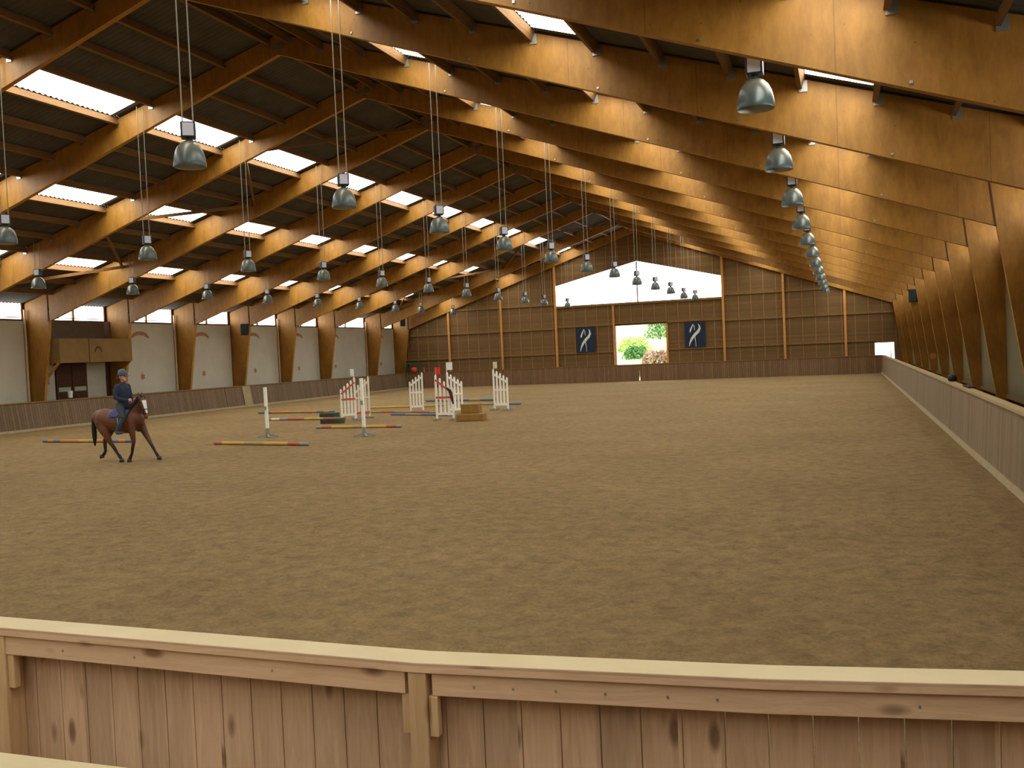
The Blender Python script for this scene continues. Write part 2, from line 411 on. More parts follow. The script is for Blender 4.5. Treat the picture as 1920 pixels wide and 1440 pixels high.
# ------------------------------------------------------------------ purlins
PD_L = [.35] + [1.79+1.25*k for k in range(14)]
PD_R = [.35] + [1.31+1.25*k for k in range(14)]
pur = {}
def purlin_mesh(L, side):
    k = (round(L,2), side)
    if k not in pur:
        m = MB(); w, h = .08, .205; s = SL if side < 0 else -SRr
        # section leans with the slope
        a = math.atan(s); ca, sa = math.cos(a), math.sin(a)
        P = [(-w/2,-h),(w/2,-h),(w/2,0),(-w/2,0)]
        m.prism([(px*ca-pz*sa*1, px*sa+pz*ca) for px, pz in P], 0, L)
        pur[k] = m.mesh('purlin', M['purlin'])
    return pur[k]
hg = MB(); hg.box(-.075, .075, 0, .03, -.26, -.06); hgm = hg.mesh('hanger', M['steel'])
rest = MB()
bayname = lambda j: 'over the front barrier' if j == 3 else '%s bay from the viewer' % ORD[j-4]
for side, pd in ((-1, PD_L), (1, PD_R)):
    for j, (a, b) in enumerate(BAYS):
        if j < 3: continue
        for k, dd in enumerate(pd):
            x = XR + side*dd; z = roof_z(x)-.002
            L = b-a-TH
            if side > 0 and j > 9:
                rest.box(x-.042, x+.042, a+TH, b, z-.205, z-.01); continue
            if j == 3 and side < 0: continue
            o = bpy.data.objects.new('purlin', purlin_mesh(L, side)); o.location = (x, a+TH, z-.005); col.objects.link(o)
            nm = 'nearest the ridge' if k == 0 else '%s below the ridge' % ORD[k]
            tag(o, 'timber purlin, %s roof slope, %s, %s' % ('left' if side < 0 else 'right', bayname(j), nm), 'roof beam', 'purlins between the portal frames')
            if j < 8:
                for yy in (0, L-.03):
                    h = bpy.data.objects.new('hanger', hgm); h.location = (0, yy, 0); col.objects.link(h); h.parent = o
rp = rest.build('purlin', M['purlin']); tag(rp, 'far purlins under the right roof slope behind the deep rafters', 'roof beam', 'purlins between the portal frames', 'stuff')

# zigzag wind bracing between two frames
def brace(y0, y1, ds, lab):
    m = MB(); pts = []
    for k, dd in enumerate(ds):
        x = XR-dd; pts.append((x, (y1+.0 if k % 2 == 0 else y0+TH), roof_z(x)-.42))
    r = empty('wind_brace', (0,0,0)); tag(r, lab, 'brace', 'timber wind bracing')
    for p, q in zip(pts[:-1], pts[1:]): MB().beam(p, q, .07, .12).build('strut', M['purlin'], r)
brace(28.27, 33.27, [.1, 4.7, 7.6, 10.9, 14.2, 17.6], 'zigzag timber wind brace under the left roof slope, nearer the viewer')
brace(58.27, 65.19, [.1, 4.2, 8.4, 12.6, 16.8], 'zigzag timber wind brace under the left roof slope near the back wall')

# ------------------------------------------------------------------ back wall posts
PL = ['left of the two nearest the left corner', 'second from the left corner', 'just left of the gable window', 'just right of the gable window', 'second from the right corner', 'nearest the right corner']
PL[0] = 'nearest the left corner'
for x, l in zip(POSTS, PL):
    t = top(x)-.1 if -20.6 > x or x > -7 else top(x)-.1
    o = MB().box(-.08, .08, 0, .12, 0, t).build('wall_post', M['post'], None, .008); o.location = (x, YB-.24, 0)
    tag(o, 'slim golden timber post on the brown back wall, ' + l, 'post', 'posts on the back wall')

# ------------------------------------------------------------------ left wall panels
def arch(y, z, w, h, x, th=.13):
    m = MB(); n = 14; pin, pout = [], []
    for k in range(n+1):
        t = math.pi*(.08+.84*k/n)
        yy, zz = y-math.cos(t)*w/2, z+math.sin(t)**.8*h
        tt = th*(.55+.45*math.sin(t)); pout.append((yy, zz)); pin.append((y-math.cos(t)*(w/2-tt), z+math.sin(t)**.8*(h-tt)))
    for k in range(n):
        m.prismx([pout[k], pout[k+1], pin[k+1], pin[k]], x, x+.006)
    return m
def rosette(y, z, r, x):
    m = MB(); pts = []
    for k in range(18):
        t = 2*math.pi*k/18; rr = r*(1 if k % 3 else .62); pts.append((y+rr*math.cos(t), z+rr*math.sin(t)))
    m.prismx(pts, x, x+.006); return m
PX = XWL+.06
for j, (a, b) in enumerate(BAYS):
    if a < 23: continue
    judge = abs(a-33.27) < .1
    p = MB()
    ya, yb = a+.20, b-.05
    if judge: p.box(XWL+.01, PX, ya, 34.75, .9, 2.8); p.box(XWL+.01, PX, 36.70, 37.95, .9, 2.8)
    else: p.box(XWL+.01, PX, ya, yb, 1.12, 4.72)
    o = p.build('wall_panel', M['white_panel'])
    k = [i for i, bb in enumerate(BAYS) if bb[0] > 23].index(j)
    txt = {0:'partly cut off at the left edge of view', 1:'cut off by the left edge of the photo, beside the nearest full column'}.get(k)
    if judge: txt = 'under the judges box, either side of the dark doors'
    elif k > 2: txt = 'with a faded red arch, the %s to the right of the judges box' % ORD[k-3]
    tag(o, 'off white wall panel between plywood columns, ' + txt, 'wall panel', 'white panels on the left wall')
    if a > 38:
        cy = a+ (2.55 if b-a < 6 else 2.4)
        arch(cy-.3, 3.84, 1.40, .48, PX, .2).build('painted_arch', M['stain'], o)
        rosette(cy-.25, 2.0, .17, PX).build('painted_rosette', M['stain'], o)
    if judge: rosette(34.25, 2.0, .2, PX).build('painted_rosette', M['stain'], o)
# ledge below the panels on the right wall, and pale panels there
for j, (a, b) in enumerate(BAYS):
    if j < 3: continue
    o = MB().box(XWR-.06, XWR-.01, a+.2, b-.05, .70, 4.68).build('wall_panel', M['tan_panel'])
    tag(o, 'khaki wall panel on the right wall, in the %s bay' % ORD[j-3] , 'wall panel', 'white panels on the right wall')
MBs = MB().box(XWR-.12, XWR-.01, 3.9, YB-.2, .62, .70).build('wall_ledge', M['cap_dark']); tag(MBs, 'long brown timber ledge under the right wall panels', 'ledge')

# downpipes beside some left columns
for fy, t in ((33.27, 'beside the nearest full column at the far left'), (43.27, 'beside the second column right of the judges box'), (53.27, 'beside the fifth column of the left wall'), (65.19, 'beside the last free column of the left wall')):
    o = MB().tube([(0,0,0),(0,0,5.2)], .045, 10).build('downpipe', M['pipe']); o.location = (-33.86, fy-.12, 0)
    tag(o, 'thin pale downpipe running down the wall ' + t, 'pipe', 'pale downpipes on the left wall')

# ------------------------------------------------------------------ judges box
r = empty('judges_box', (-33.1, 35.6, 0)); tag(r, 'plywood judges box raised on braces against the left wall', 'judges box')
def part(mb, nm, m, R=r, bev=0):
    mb.v = [(p[0]-R.location[0], p[1]-R.location[1], p[2]-R.location[2]) for p in mb.v]; return mb.build(nm, m, R, bev)
part(MB().box(-32.34,-32.30,33.43,37.95,2.80,3.87), 'front_panel', M['box_ply'])
part(MB().box(-33.9,-32.34,33.43,33.47,2.80,3.87), 'side_panel', M['box_ply'])
part(MB().box(-33.9,-32.34,37.91,37.95,2.80,3.87), 'side_panel', M['box_ply'])
part(MB().box(-33.9,-32.34,33.47,37.91,2.80,2.86), 'floor_deck', M['dark_wood'])
part(MB().box(-33.94,-33.92,33.47,38.2,2.86,4.76), 'back_panel', M['back_board'])
part(MB().box(-32.32,-32.285,35.16,35.19,2.80,3.87), 'joint_strip', M['dark_wood'])
part(arch(35.75, 3.12, .5, .42, -32.30, .1), 'painted_arch', M['dark_wood'])
for y in (33.46, 37.9):
    part(MB().beam((-32.4, y, 2.82), (-33.3, y, 2.0), .08, .10), 'brace', M['ply_edge'])
part(MB().box(-33.3,-33.0,37.3,37.4,2.86,4.7), 'corner_post', M['dark_wood'])
o = MB().tube([(0,0,0),(0,0,.75)], .06, 10).build('blue_post', M['pole_grey']); o.location = (-33.0, 36.9, 2.87); 
tag(o, 'thin grey roll standing upright inside the judges box', 'roll')
o = MB().box(-.15,.15,-.09,.09,0,1.02).build('cardboard_box', M['tan'], None, .01); o.location = (-32.9, 36.4, 2.87); tag(o, 'pink tan box just showing above the judges box front', 'box')
# dark double door under the box
r = empty('storage_door', (-33.9, 35.7, 0)); tag(r, 'dark brown double door with pale slot windows under the judges box', 'door')
for a, b in ((34.78, 35.70), (35.74, 36.66)):
    part(MB().box(-33.93,-33.88,a,b,.02,2.78), 'door_leaf', M['dark_wood'], r)
    part(MB().box(-33.88,-33.87,a+.1,b-.1,1.50,1.70), 'slot_window', M['pale_green'], r)
o = MB().lathe([(.001,0),(.09,0),(.11,.3),(.001,.3)], 12).build('bucket', M['cover']); o.location = (-32.35, 33.95, 1.26)
tag(o, 'small white pot standing on the left kickboard in front of the dark door', 'pot')

# ------------------------------------------------------------------ loudspeakers
def speaker(loc, rz, lab):
    r = empty('loudspeaker', loc, rz); tag(r, lab, 'loudspeaker', 'black loudspeakers on the columns')
    MB().prism([(-.2,-.32),(.2,-.32),(.2,.32),(-.2,.32)], -.17, .17).build('cabinet', M['black'], r, .015)
    MB().box(-.17,.17,-.185,-.17,-.29,.29).build('grille', M['cast'], r)
    MB().box(-.03,.03,.17,.42,-.05,.05).build('bracket', M['steel'], r)
speaker((-32.72, 47.9, 4.42), .35, 'black loudspeaker on the third column right of the judges box')
speaker((-32.75, 69.2, 5.2), .5, 'black loudspeaker in the back left corner of the hall')
speaker((3.42, 53.0, 4.40), -.4, 'black loudspeaker halfway down the right row of columns')
speaker((3.22, 18.0, 4.2), -.3, 'black loudspeaker cut off by the right edge of the photo')

# ------------------------------------------------------------------ kickboards
def kick_side(name, lab, xt, xb, sgn, ms, mp, mc, y0, y1, splits=()):
    r = empty(name, (xb, (y0+y1)/2, 0)); tag(r, lab, 'kickboard')
    t = .05*sgn; cuts = [y0]+list(splits)+[y1]
    for a, b in zip(cuts[:-1], cuts[1:]):
        m = MB(); m.prism([(xb,0),(xb+t,0),(xt+t,1.16),(xt,1.16)] if sgn > 0 else [(xb+t,0),(xb,0),(xt,1.16),(xt+t,1.16)], a+.02, b-.02)
        part(m, 'board_panel', ms, r)
        m = MB(); m.prism([(xt-.03*sgn,1.16),(xt+.14*sgn,1.16),(xt+.14*sgn,1.21),(xt-.03*sgn,1.21)], a+.02, b-.02); part(m, 'cap_rail', mc, r)
    m = MB(); m.prism([(xb-.05*sgn,0),(xb+.0*sgn,0),(xb+.04*(xt-xb),.10),(xb-.02*sgn,.10)], y0, y1); part(m, 'plinth', mp, r)
    return r
kl = kick_side('kickboard', 'long weathered brown kickboard along the left side of the arena', -32.25, -32.06, -1, M['kick_l'], M['plinth'], M['cap_dark'], -2.2, 68.3, (22, 45, 56))
part(MB().prism([(-32.05,.1),(-32.03,.1),(-32.21,1.16),(-32.23,1.16)], 46.6, 47.35), 'pale_board', M['plinth'], kl)
kr = kick_side('kickboard', 'long pale grey kickboard along the right side of the arena', 2.38, 2.31, 1, M['kick_r'], M['plinth'], M['cap'], 3.98, 68.3, (25, 36.5))
r = empty('kickboard', (-14, 68.33, 0)); tag(r, 'brown kickboard across the far end below the bright doorway', 'kickboard')
part(MB().prism([(-32.2,0),(-13.93,0),(-13.86,.75),(-13.86,1.16),(-32.2,1.16)], 68.3, 68.35), 'board_panel', M['kick_b'], r)
part(MB().prism([(-13.84,0),(2.38,0),(2.38,1.16),(-13.85,1.16),(-13.85,.75)], 68.3, 68.35), 'board_panel', M['kick_b'], r)
part(MB().box(-32.2,2.45,68.27,68.40,1.16,1.21), 'cap_rail', M['cap_dark'], r)

# ------------------------------------------------------------------ front barrier (pine), bending gently at its post
BX = [(-6.4,3.66),(-3.82,3.49),(-1.55,3.395),(-.29,3.475),(.54,3.58),(2.6,3.84)]
def by(x):
    for (xa, ya), (xb, yb) in zip(BX[:-1], BX[1:]):
        if x <= xb: return ya+(yb-ya)*(x-xa)/(xb-xa)
    return BX[-1][1]
def ribbon(m, y_off0, y_off1, z0, z1, x0=-6.4, x1=2.6):
    xs = [x0]+[p[0] for p in BX if x0 < p[0] < x1]+[x1]; n = len(xs); vs = []
    for x in xs:
        for dy, z in ((y_off0,z0),(y_off1,z0),(y_off1,z1),(y_off0,z1)): vs.append((x, by(x)+dy, z))
    fs = [(3,2,1,0), (4*(n-1),4*(n-1)+1,4*(n-1)+2,4*(n-1)+3)]
    for i in range(n-1):
        for k in range(4): fs.append((4*i+k, 4*i+(k+1)%4, 4*i+4+(k+1)%4, 4*i+4+k))
    return m.add(vs, fs)
r = empty('front_barrier', (-1.5, 3.4, 0)); tag(r, 'pale pine plank barrier with a flat top rail across the foreground', 'barrier')
cr = ribbon(MB(), -.15, 0, 1.173, 1.213)
for q in range(2, len(cr.m)):
    if (q-2) % 4 == 2: cr.m[q] = 1
part(cr, 'cap_rail', [M['pine_x'], M['pine_top']], r, .004)
part(ribbon(MB(), -.135, -.10, 1.085, 1.172, x1=-1.605), 'upper_rail', M['pine_x'], r, .003)
part(ribbon(MB(), -.135, -.10, 1.085, 1.172, x0=-1.495), 'upper_rail', M['pine_x'], r, .003)
m = MB(); x = -6.4; w = .149
while x < 2.45:
    a, b = x+.0025, x+w-.0025
    m.add([(a,by(a)-.04,0),(b,by(b)-.04,0),(b,by(b)-.015,0),(a,by(a)-.015,0),(a,by(a)-.04,1.172),(b,by(b)-.04,1.172),(b,by(b)-.015,1.172),(a,by(a)-.015,1.172)],
          [(0,3,2,1),(4,5,6,7),(0,1,5,4),(1,2,6,5),(2,3,7,6),(3,0,4,7)]); x += w
part(m, 'planks', M['pine'], r)
def post(x, yb=-.145):
    y = by(x)
    part(MB().box(x-.037, x+.037, y+yb, y-.042, 0, 1.172), 'post', M['pine_post'], r, .004)
    part(MB().box(x+.040, x+.076, y-.133, y-.098, .93, 1.084), 'side_block', M['pine_post'], r, .003)
    part(MB().box(x-.074, x-.040, y-.125, y-.092, .93, 1.084), 'side_block', M['pine_post'], r, .003)
post(-1.55); post(-3.68); post(1.2)
m = MB()
for x in (-1.33, -1.18, -1.02, -.84, -.62, -.45, -2.2, -2.9, -3.3, .2):
    y = by(x)-.137; m.box(x-.004, x+.004, y, y+.004, 1.122, 1.132)
part(m, 'screw_row', M['steel'], r)
part(MB().box(-3.0,-2.0,3.20,3.36,.10,.16), 'bottom_rail', M['pine_x'], r)
# ledge of the viewing bench below the viewer
o = MB().prism([(-6.0,.84),(-1.2,.84),(-1.2,.88),(-6.0,.88)], -.1, .36).build('bench_ledge', M['pine_top'], None, .004)
o.location = (0, 2.50, 0); tag(o, 'pale pine bench ledge cut off at the bottom left corner', 'ledge')
MB().box(-5.9,-5.8,-.05,.3,0,.84).build('leg', M['pine_post'], o); MB().box(-1.4,-1.3,-.05,.3,0,.84).build('leg', M['pine_post'], o)

# ------------------------------------------------------------------ pendant lamps
def make_lamp():
    r = empty('pendant_lamp')
    m = MB(); m.sm = True
    m.lathe([(.248,-.02),(.254,0),(.25,.06),(.24,.13),(.218,.22),(.178,.30),(.12,.36),(.07,.385),(.001,.39)], 32)
    m.build('shade', M['dome'], r)
    m = MB(); m.sm = True; m.lathe([(.248,-.02),(.240,0),(.228,.13),(.20,.22),(.16,.30),(.1,.35),(.001,.36)], 32); m.build('reflector', M['dome_in'], r)
    m = MB(); m.lathe([(.05,.38),(.05,.44)], 12); m.build('neck', M['cast'], r)
    MB().box(-.115,.115,-.115,.115,.43,.68).build('ballast_box', M['cast'], r, .02)
    MB().box(-.085,.085,-.125,-.115,.455,.655).build('cover_plate', M['cover'], r)
    return r
lamp0 = make_lamp(); used = [False]
LROW = [('A', -1.03, 13.63, 12, 'rightmost row'), ('B', -9.69, 12.94, 12, 'row just right of the ridge'), ('C', -18.95, 18.14, 11, 'row just left of the ridge'), ('D', -27.98, 28.13, 9, 'leftmost row')]
DZ = {('B',0):.05, ('C',0):.02}
for R_, x, y0_, n_, rowname in LROW:
    for k in range(n_):
        t = lamp0 if not used[0] else copy_tree(lamp0)
        used[0] = True
        y = y0_+5*k; dx = 0; z = 5.54
        if R_ == 'B' and k == 10: z = 5.45
        if R_ == 'B' and k == 6: z = 5.62
        if R_ == 'D' and k == 7: y -= .9
        if R_ == 'C' and k == 9: y -= .9
        if y > 68.8: y = 68.8
        t.location = (x, y, z); t.rotation_euler.z = math.radians([0,35,50,20][' ABCD'.index(R_)-1])
        tag(t, 'grey domed pendant lamp in the %s, %s from the viewer' % (rowname, ORD[k]), 'lamp', 'domed pendant lamps over the arena')
for R_, x, y0_, n_, rowname in LROW:   # wires reach each lamp's own roof height
    pass
for o in [o for o in list(col.objects) if o.name.startswith('pendant_lamp')]:
    zt = roof_z(o.location.x)-.1-o.location.z
    a = o.rotation_euler.z
    for s in (-.08, .08):
        w = MB().tube([(s,0,.68),(s,0,zt)], .011, 6).build('suspension_wire', M['wire'], o)
        w.rotation_euler.z = -a+.6

# ------------------------------------------------------------------ banners on the back wall
def banner(x, z0, z1, lab):
    w = 1.46; r = empty('banner', (x, YB-.13, z0)); tag(r, lab, 'banner', 'dark blue banners beside the doorway'); h = z1-z0
    MB().box(-w/2, w/2, -.02, 0, 0, h).build('cloth', M['navy'], r)
    def stroke(pts, ws):
        m = MB(); L = []; Rr = []
        for i, (px, pz) in enumerate(pts):
            q = pts[min(i+1, len(pts)-1)]; p = pts[max(i-1, 0)]
            dx, dz = q[0]-p[0], q[1]-p[1]; l = math.hypot(dx, dz); nx_, nz = -dz/l, dx/l
            L.append((px+nx_*ws[i], pz+nz*ws[i])); Rr.append((px-nx_*ws[i], pz-nz*ws[i]))
        for i in range(len(pts)-1): m.prism([L[i], L[i+1], Rr[i+1], Rr[i]], -.028, -.02)
        return m
    X = lambda u: (u-.5)*w; Z = lambda v: (1-v)*h
    c = lambda L: [(X(u), Z(v)) for u, v in L]
    stroke(c([(.20,.95),(.25,.80),(.36,.63),(.52,.48),(.66,.38),(.74,.26),(.72,.14),(.66,.08)]), [.014,.05,.085,.10,.095,.075,.04,.01]).build('emblem_stroke', M['white'], r)
    stroke(c([(.26,.40),(.29,.30),(.36,.18),(.42,.08),(.47,.16),(.49,.33)]), [.04,.06,.042,.03,.026,.014]).build('emblem_stroke', M['white'], r)
    stroke(c([(.49,.60),(.52,.78),(.53,.97)]), [.03,.018,.014]).build('emblem_stroke', M['white'], r)
banner(-18.21, 2.2, 4.08, 'dark blue banner with a white leaping emblem, left of the open doorway')
banner(-10.1, 2.24, 4.06, 'dark blue banner with a white leaping emblem, right of the open doorway')

# ------------------------------------------------------------------ jump wings, standards, poles
def wing(p0, p1, hi_first, H, lab, main='white_paint', stripe=None, low=None, hi=1.70, lo=1.27, feet=True, flag=None, n=5):
    p0, p1 = Vector((*p0,0)), Vector((*p1,0)); d = p1-p0; L = d.length; a = math.atan2(d.y, d.x)
    r = empty('jump_wing', p0, a); tag(r, lab, 'jump wing', 'white picket jump wings')
    for k in range(n):
        x = L*k/(n-1); t = k/(n-1); h = (hi+(lo-hi)*t if hi_first else lo+(hi-lo)*t)
        zb = .03 if k in (0, n-1) else .2
        m = MB(); m.prism([(x-.036,zb),(x+.036,zb),(x+.036,h-.05),(x,h),(x-.036,h-.05)], -.02, .02); m.build('picket', M[main], r)
    ha, hb_ = (hi,lo) if hi_first else (lo,hi)
    MB().beam((0,-.03,ha-.2),(L,-.03,hb_-.2), .02, .07).build('diagonal_rail', M[stripe or main], r)
    MB().beam((0,-.03,.85),(L,-.03,.85), .02, .07).build('cross_rail', M[stripe or main], r)
    MB().beam((0,.0,.24),(L,.0,.24), .05, .09).build('bottom_rail', M[low or main], r)
    for x in (.0, L): MB().beam((x,-.3,.04),(x,.3,.04), .07, .07).build('foot', M['pole_grey'], r)
    if flag:
        c, fx, fz, fw, fh = flag
        fx = 0 if fx == 0 else L
        MB().box(fx-.012, fx+.012, .02, .04, fz-.55, fz+fh).build('flag_stick', M[main], r)
        MB().box(fx+.012 if fw > 0 else fx+fw, fx+fw if fw > 0 else fx-.012, .0, .05, fz, fz+fh).build('flag', M[c], r)
    return r
def ext(p0, p1, f=1.0):
    return p0, p1
wing((-18.60,33.42), (-18.24,33.87), False, 1.7, 'white picket jump wing with red rails and a white flag, behind the tall single post', stripe='red', flag=('white', 1, 1.76, -.13, .26))
wing((-18.54,34.45), (-18.22,35.0), False, 1.7, 'cream picket jump wing just right of the red railed one', main='cream_paint', low='red')
wing((-17.85,38.15), (-17.35,38.34), False, 1.7, 'white picket jump wing standing alone left of the red flag', hi=1.72, lo=1.35)
w4 = wing((-14.34,32.9), (-13.66,32.85), True, 1.7, 'white picket jump wing with red rails and a red flag', stripe='red', flag=('red_flag', 0, 1.72, .17, .24), hi=1.7, lo=1.2)
wing((-14.82,35.17), (-14.45,35.69), True, 1.7, 'white picket jump wing with a white flag, behind the red flagged one', flag=('white', 0, 1.82, .26, .3), hi=1.74, lo=1.35)
wing((-14.02,38.27), (-13.35,38.05), True, 1.7, 'white picket jump wing with a cream flag, rightmost of the jumps', flag=('cream', 0, 1.76, .18, .28), hi=1.74, lo=1.38)
o = MB().tube([(0,0,1.2),(.12,0,1.1),(.19,.0,.85),(.24,0,.6)], [.03,.06,.06,.03], 8).build('strap', M['dark']); o.location = (-13.85, 32.75, 0)
tag(o, 'dark brown strap hanging over the red railed jump wing', 'strap')
def standard(x, y, h, lean, lab):
    r = empty('jump_standard', (x, y, 0)); tag(r, lab, 'jump standard', 'tall single white jump standards')
    MB().beam((lean,0,h),(0,0,.12), .085, .085).build('post', M['white_paint'], r)
    MB().beam((lean*.55,-.06,h*.62),(lean*.5,-.06,h*.55), .05, .05).build('cup', M['steel'], r)
    MB().beam((0,0,.0),(0,0,.3), .10, .10).build('socket', M['pole_grey'], r)
    for a in (.5, 2.2, 3.6, 5.4):
        MB().beam((0,0,.10),(math.cos(a)*.34, math.sin(a)*.34,.02), .05, .05).build('leg', M['pole_grey'], r)
standard(-17.61, 26.75, 1.62, -.02, 'tall white single jump standard, the left one behind the yellow pole')
standard(-14.06, 26.6, 1.80, -.02, 'tall white single jump standard, the right one before the picket wings')
def pole(a, b, bands, lab, rad=.05, z=.055):
    a, b = Vector((*a,z)), Vector((*b,z)); L = (b-a).length; d = (b-a)
    names = []; m = MB(); m.sm = False; t = 0; tot = sum(w for _, w in bands)
    for c, w in bands:
        if c not in names: names.append(c)
        m.cur = names.index(c); m.tube([a*0+d*(t/tot), d*((t+w)/tot)], rad, 12); t += w
    o = m.build('jump_pole', [M[c] for c in names]); o.location = a; tag(o, lab, 'jump pole', 'striped jump poles on the sand'); return o
pole((-26.1,26.05), (-22.0,25.6), [('pole_blue',.25),('pole_orange',.3),('pole_blue',.35),('pole_orange',.9),('pole_yellow',.5),('pole_pale',.4),('pole_orange',.6),('pole_blue',.4),('pole_orange',.3),('pole_blue',.25)], 'orange and blue banded jump pole on the sand behind the horse')
pole((-18.0,24.5), (-14.35,23.84), [('pole_red',.3),('pole_yellow',.8),('pole_pale',.7),('pole_yellow',.8),('pole_red',.4),('pole_grey',.3)], 'yellow jump pole with red ends lying nearest the viewer')
pole((-17.7,29.95), (-14.3,29.76), [('pole_grey',.25),('pole_red',.4),('pole_yellow',.9),('pole_pale',.5),('pole_yellow',.9),('pole_red',.4),('pole_grey',.2)], 'yellow jump pole with red ends lying under the right single standard')
pole((-22.9,34.7), (-19.0,34.37), [('pole_grey',.3),('pole_white',.4),('pole_grey',.4),('pole_red',.8),('pole_yellow',.9),('pole_red',1)], 'red, yellow and white jump pole lying between the dark green blocks')
pole((-26.61,39.75), (-22.2,39.2), [('pole_blue',.8),('pole_orange',1.3),('pole_pale',.5),('pole_orange',1),('pole_blue',.4),('pole_orange',.3),('pole_blue',.3)], 'orange and blue jump pole, leftmost in the row behind the single standard')
pole((-21.26,40.96), (-17.5,41.35), [('pole_yellow',3),('pole_pale',.4)], 'plain yellow jump pole between the left and middle picket wings', z=.09)
pole((-20.2,38.4), (-15.9,37.0), [('pole_pale',.6),('pole_red',.5),('pole_pale',.6),('pole_red',.6),('pole_pale',.4)], 'pale jump pole with worn red bands in front of the plain yellow one', rad=.04)
pole((-17.9,36.3), (-14.9,35.2), [('pole_blue',.6),('pole_grey',.6),('pole_blue',.6),('pole_grey',.4)], 'grey blue jump pole lying left of the red flagged wing', rad=.045)
pole((-20.9,46.6), (-16.7,45.76), [('pole_blue',1),('pole_pale',.6),('pole_blue',.8),('pole_pale',.6),('pole_blue',.8)], 'blue banded jump pole farthest back, left of the cream flag', rad=.06, z=.075)
pole((-17.2,42.2), (-13.9,41.4), [('pole_pale',.7),('pole_blue',.5),('pole_pale',.6),('pole_blue',.4),('pole_pale',.5),('pole_blue',.6)], 'blue and yellow jump pole passing behind the cream flagged wing', z=.075)
def block(x, y, rz, w, dp, h, m, lab, z=0):
    r = empty('jump_block', (x, y, z), rz); tag(r, lab, 'jump block', 'filler blocks under the jumps')
    MB().box(-w/2,w/2,-dp/2,dp/2,0,h).build('body', M[m], r, .02)
    MB().box(-w/2+.06,w/2-.06,-dp/2-.005,-dp/2,.05,h-.05).build('face_panel', M['dark_wood' if m == 'green' else 'block'], r)
block(-12.72, 32.25, .1, 1.0, .5, .26, 'block', 'brown wooden jump block on the sand, lower one of the stepped pair')
block(-12.85, 32.6, .1, .68, .45, .34, 'block', 'brown wooden jump block, upper one of the stepped pair', .26)
block(-18.45, 32.4, 0, .85, .4, .2, 'green', 'low dark green jump block before the red railed wing')
block(-20.4, 35.6, 0, .75, .4, .22, 'green', 'dark green jump block behind the red and yellow pole')

# things behind the far left kickboard and on the right
r = empty('tool_rack', (-31.9, 69.2, 0)); tag(r, 'dark green rack behind the far left corner of the kickboard', 'rack')
for x in (-.55, .45): MB().box(x-.03, x+.03, -.2,.2,0,1.9).build('upright', M['greenplate'], r)
MB().box(-.6,.5,-.22,.22,1.85,1.95).build('shelf', M['greenplate'], r); MB().box(-.6,.5,-.22,.22,.9,.94).build('shelf', M['greenplate'], r)
m = MB(); m.sm = True; m.lathe([(.001,0),(.17,.02),(.24,.2),(.2,.38),(.001,.42)], 16); o = m.build('orange_drum', M['orange_red']); o.location = (-31.55, 68.85, 1.40)
o.location = (-31.55, 68.33, 1.212); tag(o, 'round orange red bucket on the kickboard in the far left corner', 'bucket')
o = MB().lathe([(.001,0),(.07,0),(.05,.35),(.001,.38)], 10).build('bottle', M['pole_red']); o.location = (-30.7, 68.33, 1.212); tag(o, 'small red bottle on the kickboard right of the orange bucket', 'bottle')
m = MB(); m.lathe([(.001,0),(.12,0),(.12,.02),(.001,.02)], 16); o = m.build('wall_disc', M['pole_orange']); o.location = (3.45, 43.2, 1.5); o.rotation_euler = (math.pi/2,0,0)
tag(o, 'small round orange disc on a plywood column of the right row', 'disc')
m = MB(); m.sm = True; m.lathe([(.001,0),(.09,.01),(.11,.08),(.08,.15),(.001,.17)], 14); o = m.build('dark_bucket', M['black']); o.location = (2.46, 25.6, 1.212)
o.name = 'riding_hat'; tag(o, 'small dark riding hat left on the right kickboard', 'hat')
o = MB().box(-.08,.08,-.5,.5,0,.04).build('folded_rug', M['dark'], None, .01); o.location = (2.5, 22.6, 1.212); tag(o, 'thin dark red rug folded over the right kickboard', 'rug')

# ------------------------------------------------------------------ outdoors behind the doorway
def mk_grass():
    m = mat('bright meadow', lin(150,176,84), .9); n = N(m); c = n.coord()
    n.color(n.ramp(n.noise(c, .6, 5, .7), [(.3, lin(140,172,74)), (.7, lin(214,222,150))])); return m
M['grass'] = mk_grass()
m = MB(); nx_, ny_ = 30, 26; vs = []; fs = []
for j in range(ny_+1):
    for i in range(nx_+1):
        x = -60+58*i/nx_; y = YB+.3+50*j/ny_
        h = max(0, (y-76))*.16 + .25*math.sin(x*.5+y*.2)*min(1, max(0,(y-74)/6)) + max(0, (x+20)*.02)*max(0,y-78)*.12
        vs.append((x, y, h-.02))
for j in range(ny_):
    for i in range(nx_): a = j*(nx_+1)+i; fs.append((a,a+1,a+nx_+2,a+nx_+1))
m.sm = True; m.add(vs, fs); o = m.build('meadow', M['grass']); tag(o, kind='structure')
o = MB().box(-1.9, 14, YB+.35, 100, .0, .05).build('concrete_yard', M['cover']); tag(o, kind='structure')
